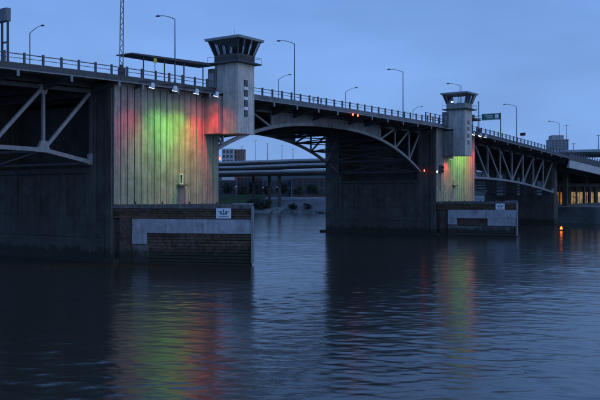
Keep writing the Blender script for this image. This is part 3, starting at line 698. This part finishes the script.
# cantilevered green direction sign
t0 = t_of(500.5, .3); th = Thing('direction_sign', 'green overhead direction sign on a post right of the small tower', 'road sign', (t0, .3, zd(t0)))
zc = 9 + (197 - 116) * (P1[1] + AX[1] * t0) / F
th.part('post', MB().tube([(t0, .3, zd(t0)), (t0, .3, zc + .9)], [.2, .15], 8), 'pole_metal')
th.part('arm', MB().bar((t0, .3, zc + .35), (t0, 11.5, zc + .35), .16).bar((t0, .3, zc - .35), (t0, 11.5, zc - .35), .16), 'pole_metal')
for ya, yb in ((.2, 5.6), (7.8, 11.2)):
    pn = th.part('sign_panel', MB().box(t0 - .30, t0 - .2, ya, yb, zc - .95, zc + .85), 'green_sign', bevel=.02)
    for q, (a, b, c, d_) in enumerate(((.06, .94, .90, .96), (.06, .94, .04, .10)) + (((.10, .30, .2, .82),) if ya < 1 else ()) + ((.42, .85, .56, .74), (.42, .75, .26, .42))):
        th.part('print_mark', MB().box(t0 - .312, t0 - .302, ya + (yb - ya) * a, ya + (yb - ya) * b, zc - .95 + 1.8 * c, zc - .95 + 1.8 * d_), 'white_paint' if q == 2 and ya < 1 else 'print_pale', parent=pn)
# small dark board further right
t0 = t_of(523, -.6); th = Thing('lane_sign', 'small dark rectangular sign right of the last tall lamp', 'road sign', (t0, -.6, zd(t0)))
zc = 9 + (197 - 134.3) * (P1[1] + AX[1] * t0) / F
th.part('post', MB().bar((t0, -.6, zd(t0)), (t0, -.6, zc - .45), .1), 'pole_metal')
th.part('board', MB().box(t0 - .06, t0 + .06, -1.3, .25, zc - .44, zc + .44), 'black_paint', bevel=.02)

# tall sidewalk screen left of the far tower
ta, tb = t_of(426, -1.0), t_of(444.5, -1.0)
th = Thing('sidewalk_gate', 'dark barred sidewalk gate left of the small far tower', 'gate', ((ta + tb) / 2, -.9, zd(ta)))
for k in range(5):
    t = ta + (tb - ta) * k / 4; th.part('post', MB().bar((t, -.9, zd(t)), (t, -.9, zd(t) + 2.3), .22), 'steel_dark')
for h in (.9, 1.6, 2.25): th.part('rail', MB().bar((ta, -.78, zd(ta) + h), (tb, -.78, zd(tb) + h), .09), 'steel_dark')

# two walkers on the sidewalk
def person(px, y, h, cloth, legs, label, ph):
    t = t_of(px, y); z = zd(t) + .01; k = h / 1.75
    me = bpy.data.meshes.new('person'); V = []; E = []; RD = []
    def v(x, y_, z_, r): V.append((x * k, y_ * k, z_ * k)); RD.append(r * k); return len(V) - 1
    pel = v(0, 0, .95, .15); che = v(.02, 0, 1.35, .17); nek = v(.02, 0, 1.50, .06); hd = v(.04, 0, 1.60, .085); top = v(.03, 0, 1.70, .075)
    E += [(pel, che), (che, nek), (nek, hd), (hd, top)]
    for s in (-1, 1):
        st = s * ph
        a = v(0, s * .10, .86, .10); b = v(.12 * st + .03, s * .10, .48, .065); c = v(.24 * st - .03, s * .10, .09, .045); f_ = v(.24 * st + .12, s * .10, .05, .04)
        E += [(pel, a), (a, b), (b, c), (c, f_)]
        p = v(.02, s * .20, 1.42, .06); q = v(-.10 * st, s * .25, 1.14, .048); r_ = v(-.16 * st + .08, s * .25, .90, .038)
        E += [(che, p), (p, q), (q, r_)]
    me.from_pydata(V, E, []); o = bpy.data.objects.new('person', me); C.objects.link(o)
    md = o.modifiers.new('skin', 'SKIN'); o.modifiers.new('sub', 'SUBSURF').levels = 1; o.modifiers['sub'].render_levels = 1
    for i, sv in enumerate(me.skin_vertices[0].data): sv.radius = (RD[i], RD[i]); sv.use_root = (i == 0)
    me.materials.append(M[cloth]); o.location = W(t, y, z); o.rotation_euler = (0, 0, THETA)
    o['label'] = label; o['category'] = 'person'; o['group'] = 'walkers on the bridge'
person(313.5, .4, 1.74, 'cloth_pale', 0, 'left walker in pale clothes on the span sidewalk', 1)
person(321.0, .4, 1.70, 'cloth_blue', 0, 'right walker in grey-blue clothes on the span sidewalk', -.8)

# ------------------------------------------------------------------ east end: pier, approach, lit building
th = Thing('end_pier', 'dark concrete pier at the right end of the far truss', 'bridge pier', (196, 15, 0))
th.part('wall', MB().box(193.6, 197.6, 3.6, 28, -4, 9.6), 'concrete_dark', bevel=.06)
for y in (5.2, 12.0, 19.0, 26.4):
    th.part('column', MB().box(194.2, 197, y - 1.5, y + 1.5, 9.59, zd(196) - 2.2), 'concrete_dark', bevel=.06)
th.part('cap_beam', MB().box(193.9, 197.3, .1, 30.9, zd(196) - 2.19, zd(196) - 1.3), 'concrete_dark', bevel=.05)
th = Thing('approach_span', 'pale concrete approach span running off the right edge', 'bridge span', (240, 15.5, zd(240)))
st = stations(193.4, 316, 6)
zc_ = lambda t: zd(t) - 1.45
th.part('deck_slab', MB().sect([[(t, YN + .3, zd(t) - .4), (t, YF - .3, zd(t) - .4), (t, YF - .3, zd(t)), (t, YN + .3, zd(t))] for t in st]), 'concrete')
for ye, s in ((YN, 1), (YF, -1)):
    th.part('edge_girder', MB().sect([[(t, ye, zc_(t) - 2.3), (t, ye + .9 * s, zc_(t) - 2.3), (t, ye + .29 * s, zc_(t) + .2), (t, ye, zc_(t) + .2)] for t in st]), 'concrete_light')
    ra = th.part('parapet', MB().sect([[(t, ye + .02 * s, zc_(t) + .205), (t, ye + .28 * s, zc_(t) + .205), (t, ye + .28 * s, zd(t) + .9), (t, ye + .02 * s, zd(t) + .9)] for t in st]), 'steel_dark')
    for k in range(24):
        t = 195 + k * 3.0; th.part('post', MB().box(t - .12, t + .12, ye + .03 * s - .1, ye + .03 * s + .22, zd(t) + .905, zd(t) + 1.7), 'rail_paint', parent=ra)
for y in (7, 15.5, 24): th.part('girder', MB().sect([[(t, y - .5, zc_(t) - 2.2), (t, y + .5, zc_(t) - 2.2), (t, y + .5, zd(t) - .41), (t, y - .5, zd(t) - .41)] for t in st]), 'concrete_dark')
for t in (222, 246, 270, 294):
    for y in (9, 15.5, 25): th.part('column', MB().box(t - .8, t + .8, y - .8, y + .8, 4, zd(t) - 3.7), 'concrete_dark', bevel=.05)

# lit ground floor under the approach: dark piers, glowing bays
def wpt(px, Y, z=0): return Vector(((px - 300) / F * Y, Y, z))
YB = 318; th = Thing('lit_arcade', 'low dark building with warm glowing bays under the approach', 'building', (wpt(578, YB).x, YB, 5.6), bridge=False)
zz = lambda y_: 9 + (197 - y_) * YB / F
xa, xb = wpt(554, YB).x, wpt(618, YB).x
th.part('wall', MB().box(xa, xb, YB + .6, YB + 9, 5.3, zz(187)), 'concrete_dark')
th.part('roof_band', MB().box(xa - .3, xb + .3, YB - .5, YB + 9.3, zz(187) + .003, zz(183.5)), 'concrete_dark', bevel=.04)
th.part('plinth', MB().box(xa - .1, xb + .1, YB - .25, YB + .59, 5.2, zz(205.5)), 'concrete_dark', bevel=.03)
for a, b, m in ((557, 559, 'lamp_amber'), (560, 562.6, 'lamp_amber'), (563.3, 567.2, 'lamp_warm'), (571.8, 576, 'lamp_warm'), (577.3, 583, 'lamp_warm'), (586, 588, 'lamp_warm'), (591.8, 593.8, 'lamp_warm'), (598.5, 603, 'lamp_warm')):
    bay = th.part('window', MB().box(wpt(a, YB).x, wpt(b, YB).x, YB + .45, YB + .597, zz(204.2), zz(192)), m)
    x0, x1 = wpt(a, YB).x, wpt(b, YB).x
    th.part('window_bar', MB().box((x0 + x1) / 2 - .08, (x0 + x1) / 2 + .08, YB + .38, YB + .448, zz(204.2), zz(192)).box(x0, x1, YB + .36, YB + .379, zz(197.4), zz(197.0)), 'steel_dark', parent=bay)
for px in (559.5, 563, 569.5, 576.6, 584.6, 590, 596):
    th.part('column', MB().box(wpt(px, YB).x - .3, wpt(px, YB).x + .3, YB - .2, YB + .35, zz(205.5) + .003, zz(187)), 'concrete_dark', bevel=.03)

# orange lamp on a mooring pile out in the stream
q = wpt(561.3, 222); th = Thing('marker_pile', 'wooden marker pile with a glowing orange lamp at the water', 'marker', (q.x, q.y, 0), bridge=False)
th.part('pile', MB().tube([(q.x, q.y, -3), (q.x, q.y, .25)], [.24, .2], 9), 'timber')
th.part('collar', MB().tube([(q.x, q.y, .251), (q.x, q.y, .34)], [.34, .34], 10), 'steel_dark')
th.part('lantern', MB().tube([(q.x, q.y, .341), (q.x, q.y, .55), (q.x, q.y, .95), (q.x, q.y, 1.15)], [.30, .36, .22, .08], 12), 'lamp_orange')

# ------------------------------------------------------------------ freeway viaducts along the east bank
def viaduct(pts, width, thick, label, colstep):
    mid = pts[len(pts) // 2]
    th = Thing('freeway_viaduct', label, 'viaduct', (mid[0], mid[1], 8), 'elevated freeway ramps', bridge=False)
    P = [Vector(p) for p in pts]; secs = []; pl = []; pr = []
    for i, p in enumerate(P):
        d = (P[min(i + 1, len(P) - 1)] - P[max(i - 1, 0)]); d.z = 0; d.normalize(); n = Vector((d.y, -d.x, 0))
        if n.y > 0: n = -n
        a = p + n * width / 2; b = p - n * width / 2
        up = Vector((0, 0, 1))
        secs.append([a - up * thick * .45, a - n * 1.6 - up * thick, b + n * 1.6 - up * thick, b - up * thick * .45, b, a])
        pl.append([a + up * .003, a - n * .3 + up * .003, a - n * .25 + up * 1.05, a + up * 1.05]); pr.append([b + n * .3 + up * .003, b + up * .003, b + up * 1.05, b + n * .25 + up * 1.05])
    th.part('deck', MB().sect(secs), 'concrete_dark')
    th.part('barrier', MB().sect(pl), 'concrete_light'); th.part('barrier', MB().sect(pr), 'concrete_light')
    L = 0
    for a, b in zip(P, P[1:]):
        n = int((b - a).length / colstep)
        for k in range(n):
            c = a.lerp(b, (k + .5) / n); th.part('column', MB().tube([(c.x, c.y, 3), (c.x, c.y, c.z - thick * .99)], 1.0, 10), 'concrete_dark')
    return th
def ray(px, py, Y): return ((px - 300) / F * Y, Y, 9 + (197 - py) * Y / F)
viaduct([ray(60, 165, 540), ray(150, 164.6, 520), ray(218, 163.8, 505), ray(290, 161.6, 490), ray(330, 160.5, 470), ray(450, 157, 415), ray(566, 153.0, 372), ray(606, 152.2, 352), ray(760, 150, 310)], 13, 2.0, 'topmost freeway ramp crossing behind the bridge into the right edge', 34)
viaduct([ray(90, 169.5, 528), ray(180, 168.8, 510), ray(240, 168, 498), ray(300, 165.6, 480), ray(340, 164.6, 462), ray(440, 163, 425)], 11, 1.8, 'middle freeway ramp under the arch of the span', 31)
viaduct([ray(80, 174.5, 512), ray(170, 174, 498), ray(250, 172.6, 484), ray(310, 171.5, 468), ray(360, 171, 450), ray(440, 170, 420)], 13, 2.2, 'lowest freeway ramp above the dark trees', 29)
def mast(px, y0, y1, Y, label):
    a = ray(px, y0, Y); b = ray(px, y1, Y); th = Thing('light_mast', label, 'light mast', (a[0], a[1], b[2]), 'light masts on the freeway', bridge=False)
    th.part('pole', MB().tube([(a[0], a[1], b[2]), a], [.20, .12], 6), 'pole_metal')
    th.part('lamp_head', MB().box(a[0] - .9, a[0] + .9, a[1] - .15, a[1] + .15, a[2] + .002, a[2] + .2), 'steel_dark')
for i, (px, y0, y1, Y, nm) in enumerate(((242, 147, 163.5, 500, 'leftmost thin freeway mast under the arch'), (255.5, 141, 163, 497, 'tallest thin freeway mast under the arch crown'), (267.5, 144, 162.5, 494, 'third thin freeway mast under the arch'), (282, 146, 162, 491, 'fourth thin freeway mast under the arch'), (293, 149, 161.5, 488, 'rightmost thin freeway mast under the arch'),
        (566.5, 125.5, 153.5, 372, 'thin mast beside the high-rise at right'), (573.5, 144, 153, 368, 'short mast right of the high-rise'), (598.3, 135.5, 152.4, 353, 'mast at the right edge on the freeway ramp'))):
    mast(px, y0, y1, Y, nm)

# ------------------------------------------------------------------ buildings far behind
def building(px0, px1, ytop, ybot, Y, depth, m, wm, rows, cols, label, roof=True, crown=None):
    x0, x1 = ray(px0, 0, Y)[0], ray(px1, 0, Y)[0]; zt = ray(0, ytop, Y)[2]; zb_ = 6
    th = Thing('building', label, 'building', ((x0 + x1) / 2, Y, zb_), bridge=False)
    th.part('wall', MB().box(x0, x1, Y, Y + depth, zb_, zt), m)
    th.part('roof', MB().box(x0 - .3, x1 + .3, Y - .3, Y + depth + .3, zt + .003, zt + .7), m)
    zv = ray(0, ybot, Y)[2]
    for r in range(rows):
        for c in range(cols):
            wx = (x1 - x0) / cols; wz = (zt - zv) / rows
            a = x0 + wx * (c + .14); b = x0 + wx * (c + .86); z0 = zv + wz * (r + .22); z1 = zv + wz * (r + .86)
            wd = th.part('window', MB().box(a, b, Y - .06, Y - .002, z0, z1), wm)
            th.part('sill', MB().box(a - .1, b + .1, Y - .35, Y - .002, z0 - .3, z0 - .004), m, parent=wd)
    if crown:
        a, b, h = crown; cx0, cx1 = ray(a, 0, Y)[0], ray(b, 0, Y)[0]
        th.part('penthouse', MB().box(cx0, cx1, Y + 2, Y + depth - 3, zt + .704, ray(0, h, Y)[2]), 'facade_grey')
    return th
building(551.5, 568.5, 140, 153, 640, 14, 'facade_grey', 'glass', 5, 5, 'grey high-rise with rooftop block behind the right end of the bridge', crown=(552.8, 564.5, 135))
building(222, 233.3, 149.5, 164, 640, 12, 'facade_pale', 'glass', 3, 3, 'pale building in the gap beside the near pier')
building(233.8, 244.6, 150.2, 164, 655, 14, 'brick', 'glass', 3, 3, 'brick building in the gap beside the near pier')

# low hill far behind, and sheds under the freeway
hm = MB(); hr = random.Random(11); cols_ = 90; rows_ = [(0, 0), (60, .55), (130, 1.0), (260, .8), (500, .3)]
for c in range(cols_ + 1):
    u = c / cols_; x = -620 + 1700 * u; y0 = 900 - 380 * u
    hgt = 30 + 6 * math.sin(u * 9) + 3 * math.sin(u * 31 + 1) + hr.uniform(-1, 1)
    for d, k in rows_: hm.v.append((x + d * .25, y0 + d, 9 + hgt * k))
for c in range(cols_):
    for k in range(len(rows_) - 1):
        a = c * len(rows_) + k; hm.f.append((a, a + len(rows_), a + len(rows_) + 1, a + 1))
solo('hills', hm, 'hill', kind='structure')
for k, (a, b, ytop, Y, m, lab) in enumerate(((214, 236, 181, 560, 'facade_dark', 'leftmost low dark shed under the freeway'), (237, 262, 178.5, 575, 'brick_dark', 'low dark red shed second from the left under the freeway'), (263, 291, 180.5, 565, 'facade_dark', 'low dark shed third from the left under the freeway'), (292, 330, 179, 560, 'brick_dark', 'rightmost low dark red shed under the freeway'))):
    building(a, b, ytop, 196, Y, 18, m, 'shed_glass', 2, 7, lab)

# ------------------------------------------------------------------ trees and shrubs on the bank
def leaves(rad, n, seed, size):
    r = random.Random(seed); mb = MB(); cl = []
    for _ in range(16):
        a = r.uniform(0, 6.28); u = r.uniform(-.8, 1); q = math.sqrt(max(0, 1 - u * u)) * r.uniform(.35, .85)
        cl.append((Vector((q * math.cos(a) * rad[0], q * math.sin(a) * rad[0], u * rad[1] * .8)), r.uniform(.28, .5)))
    for i in range(n):
        c, s = cl[i % len(cl)]
        d = Vector((r.gauss(0, 1), r.gauss(0, 1), r.gauss(0, .8))); d = d.normalized() * (s * rad[0] * r.uniform(.5, 1.05))
        p = c + d; u = Vector((r.gauss(0, 1), r.gauss(0, 1), r.gauss(0, 1))).normalized(); w_ = u.orthogonal().normalized(); sz = size * r.uniform(.6, 1.3)
        mb.poly([p - u * sz, p + w_ * sz * .5, p + u * sz, p - w_ * sz * .5], [(0, 1, 2, 3)])
    return mb
crowns = []
for k in range(4):
    me = leaves((1, 1.15), 1500, 20 + k, .10).mesh('crown'); me.materials.append(M['leaf' if k % 2 else 'leaf_dark']); crowns.append(me)
def tree(px, pyb, Y, h, w_, label, k):
    b = Vector(ray(px, pyb, Y)); th = Thing('tree', label, 'tree', tuple(b), 'trees on the far bank', bridge=False)
    tr_ = MB().tube([b, b + Vector((.1, 0, h * .3)), b + Vector((-.1, .1, h * .75))], [h * .035, h * .025, h * .008], 7)
    for a in range(4):
        an = a * 1.6 + k; tr_.tube([b + Vector((0, 0, h * (.28 + .08 * a))), b + Vector((math.cos(an) * w_ * .3, math.sin(an) * w_ * .3, h * (.5 + .09 * a)))], [h * .015, h * .005], 5)
    th.part('trunk', tr_, 'bark')
    c = th.part('crown', crowns[k % 4], 'leaf'); c.location = (0, 0, h * .58); c.scale = (w_ / 2, w_ / 2, h * .40); c.rotation_euler = (0, 0, k * 1.3)
TR = [(228, 197, 520, 9, 8), (243, 197, 515, 7, 7), (254, 197, 520, 10, 8), (268, 197.5, 512, 7, 7), (281, 197, 512, 9, 8), (299, 197, 500, 7, 7), (313, 197, 500, 8, 8)]
ordn = ['first', 'second', 'third', 'fourth', 'fifth', 'sixth', 'seventh', 'eighth', 'ninth', 'tenth', 'eleventh', 'twelfth']
for k, (px, pyb, Y, h, w_) in enumerate(TR):
    tree(px, pyb, Y, h, w_, 'dark tree under the freeway, %s from the near pier' % ordn[k], k)
def shrub(px, py, Y, h, w_, label, k):
    b = Vector(ray(px, py, Y)); th = Thing('shrub', label, 'shrub', tuple(b), 'shrubs along the waterline', bridge=False)
    st_ = MB()
    for a in range(4):
        an = a * 1.57 + k; st_.tube([b, b + Vector((math.cos(an) * w_ * .2, math.sin(an) * w_ * .2, h * .7))], [.08, .03], 5)
    th.part('stem', st_, 'bark')
    c = th.part('foliage', crowns[(k + 1) % 4], 'leaf'); c.location = (0, 0, h * .5); c.scale = (w_ / 2, w_ / 2, h * .48); c.rotation_euler = (0, 0, k)
SH = [(250, 209, 478, 6, 8), (258, 209.5, 474, 7, 9), (266, 209, 474, 5.5, 8), (293, 209.5, 466, 3.4, 6), (307, 209, 464, 3.2, 6)]
for k, (px, py, Y, h, w_) in enumerate(SH):
    shrub(px, py, Y, h, w_, 'dark shrub at the far waterline, %s counting from the near fender' % ordn[k], k)

# rocks along the far waterline
rk = MB(); r = random.Random(5)
bm = bmesh.new(); bmesh.ops.create_icosphere(bm, subdivisions=1, radius=1)
ico = ([v.co.copy() for v in bm.verts], [tuple(v.index for v in f.verts) for f in bm.faces]); bm.free()
for k in range(420):
    i = r.randrange(len(sh) - 1); x, y = sh[i]
    if not -120 < x < 45: continue
    f_ = r.random(); x += (sh[i + 1][0] - x) * f_; y += (sh[i + 1][1] - y) * f_; d = r.uniform(.2, 6); s = r.uniform(.4, 1.2)
    rk.poly([(x + d * .5 + c.x * s * r.uniform(.7, 1.3), y + d * .866 + c.y * s, .3 + d * .27 + c.z * s * .6) for c in ico[0]], ico[1])
solo('bank_rocks', rk, 'rock', label='grey rip-rap rocks along the far waterline', cat='rocks', kind='stuff')

# a few tiny lights under the freeway
for px, py, nm in ((236, 187, 'left tiny lit lamp under the freeway'), (263, 188, 'middle tiny lit lamp under the freeway'), (277, 187.5, 'right tiny lit lamp under the freeway')):
    p = Vector(ray(px, py, 496)); th = Thing('bank_lamp', nm, 'lamp', (p.x, p.y, 8), 'tiny lamps under the freeway', bridge=False)
    th.part('post', MB().tube([(p.x, p.y, 7), tuple(p)], .07, 6), 'pole_metal')
    th.part('globe', MB().tube([p, p + Vector((0, 0, .25)), p + Vector((0, 0, .5))], [.10, .2, .08], 8), 'lamp_dim')
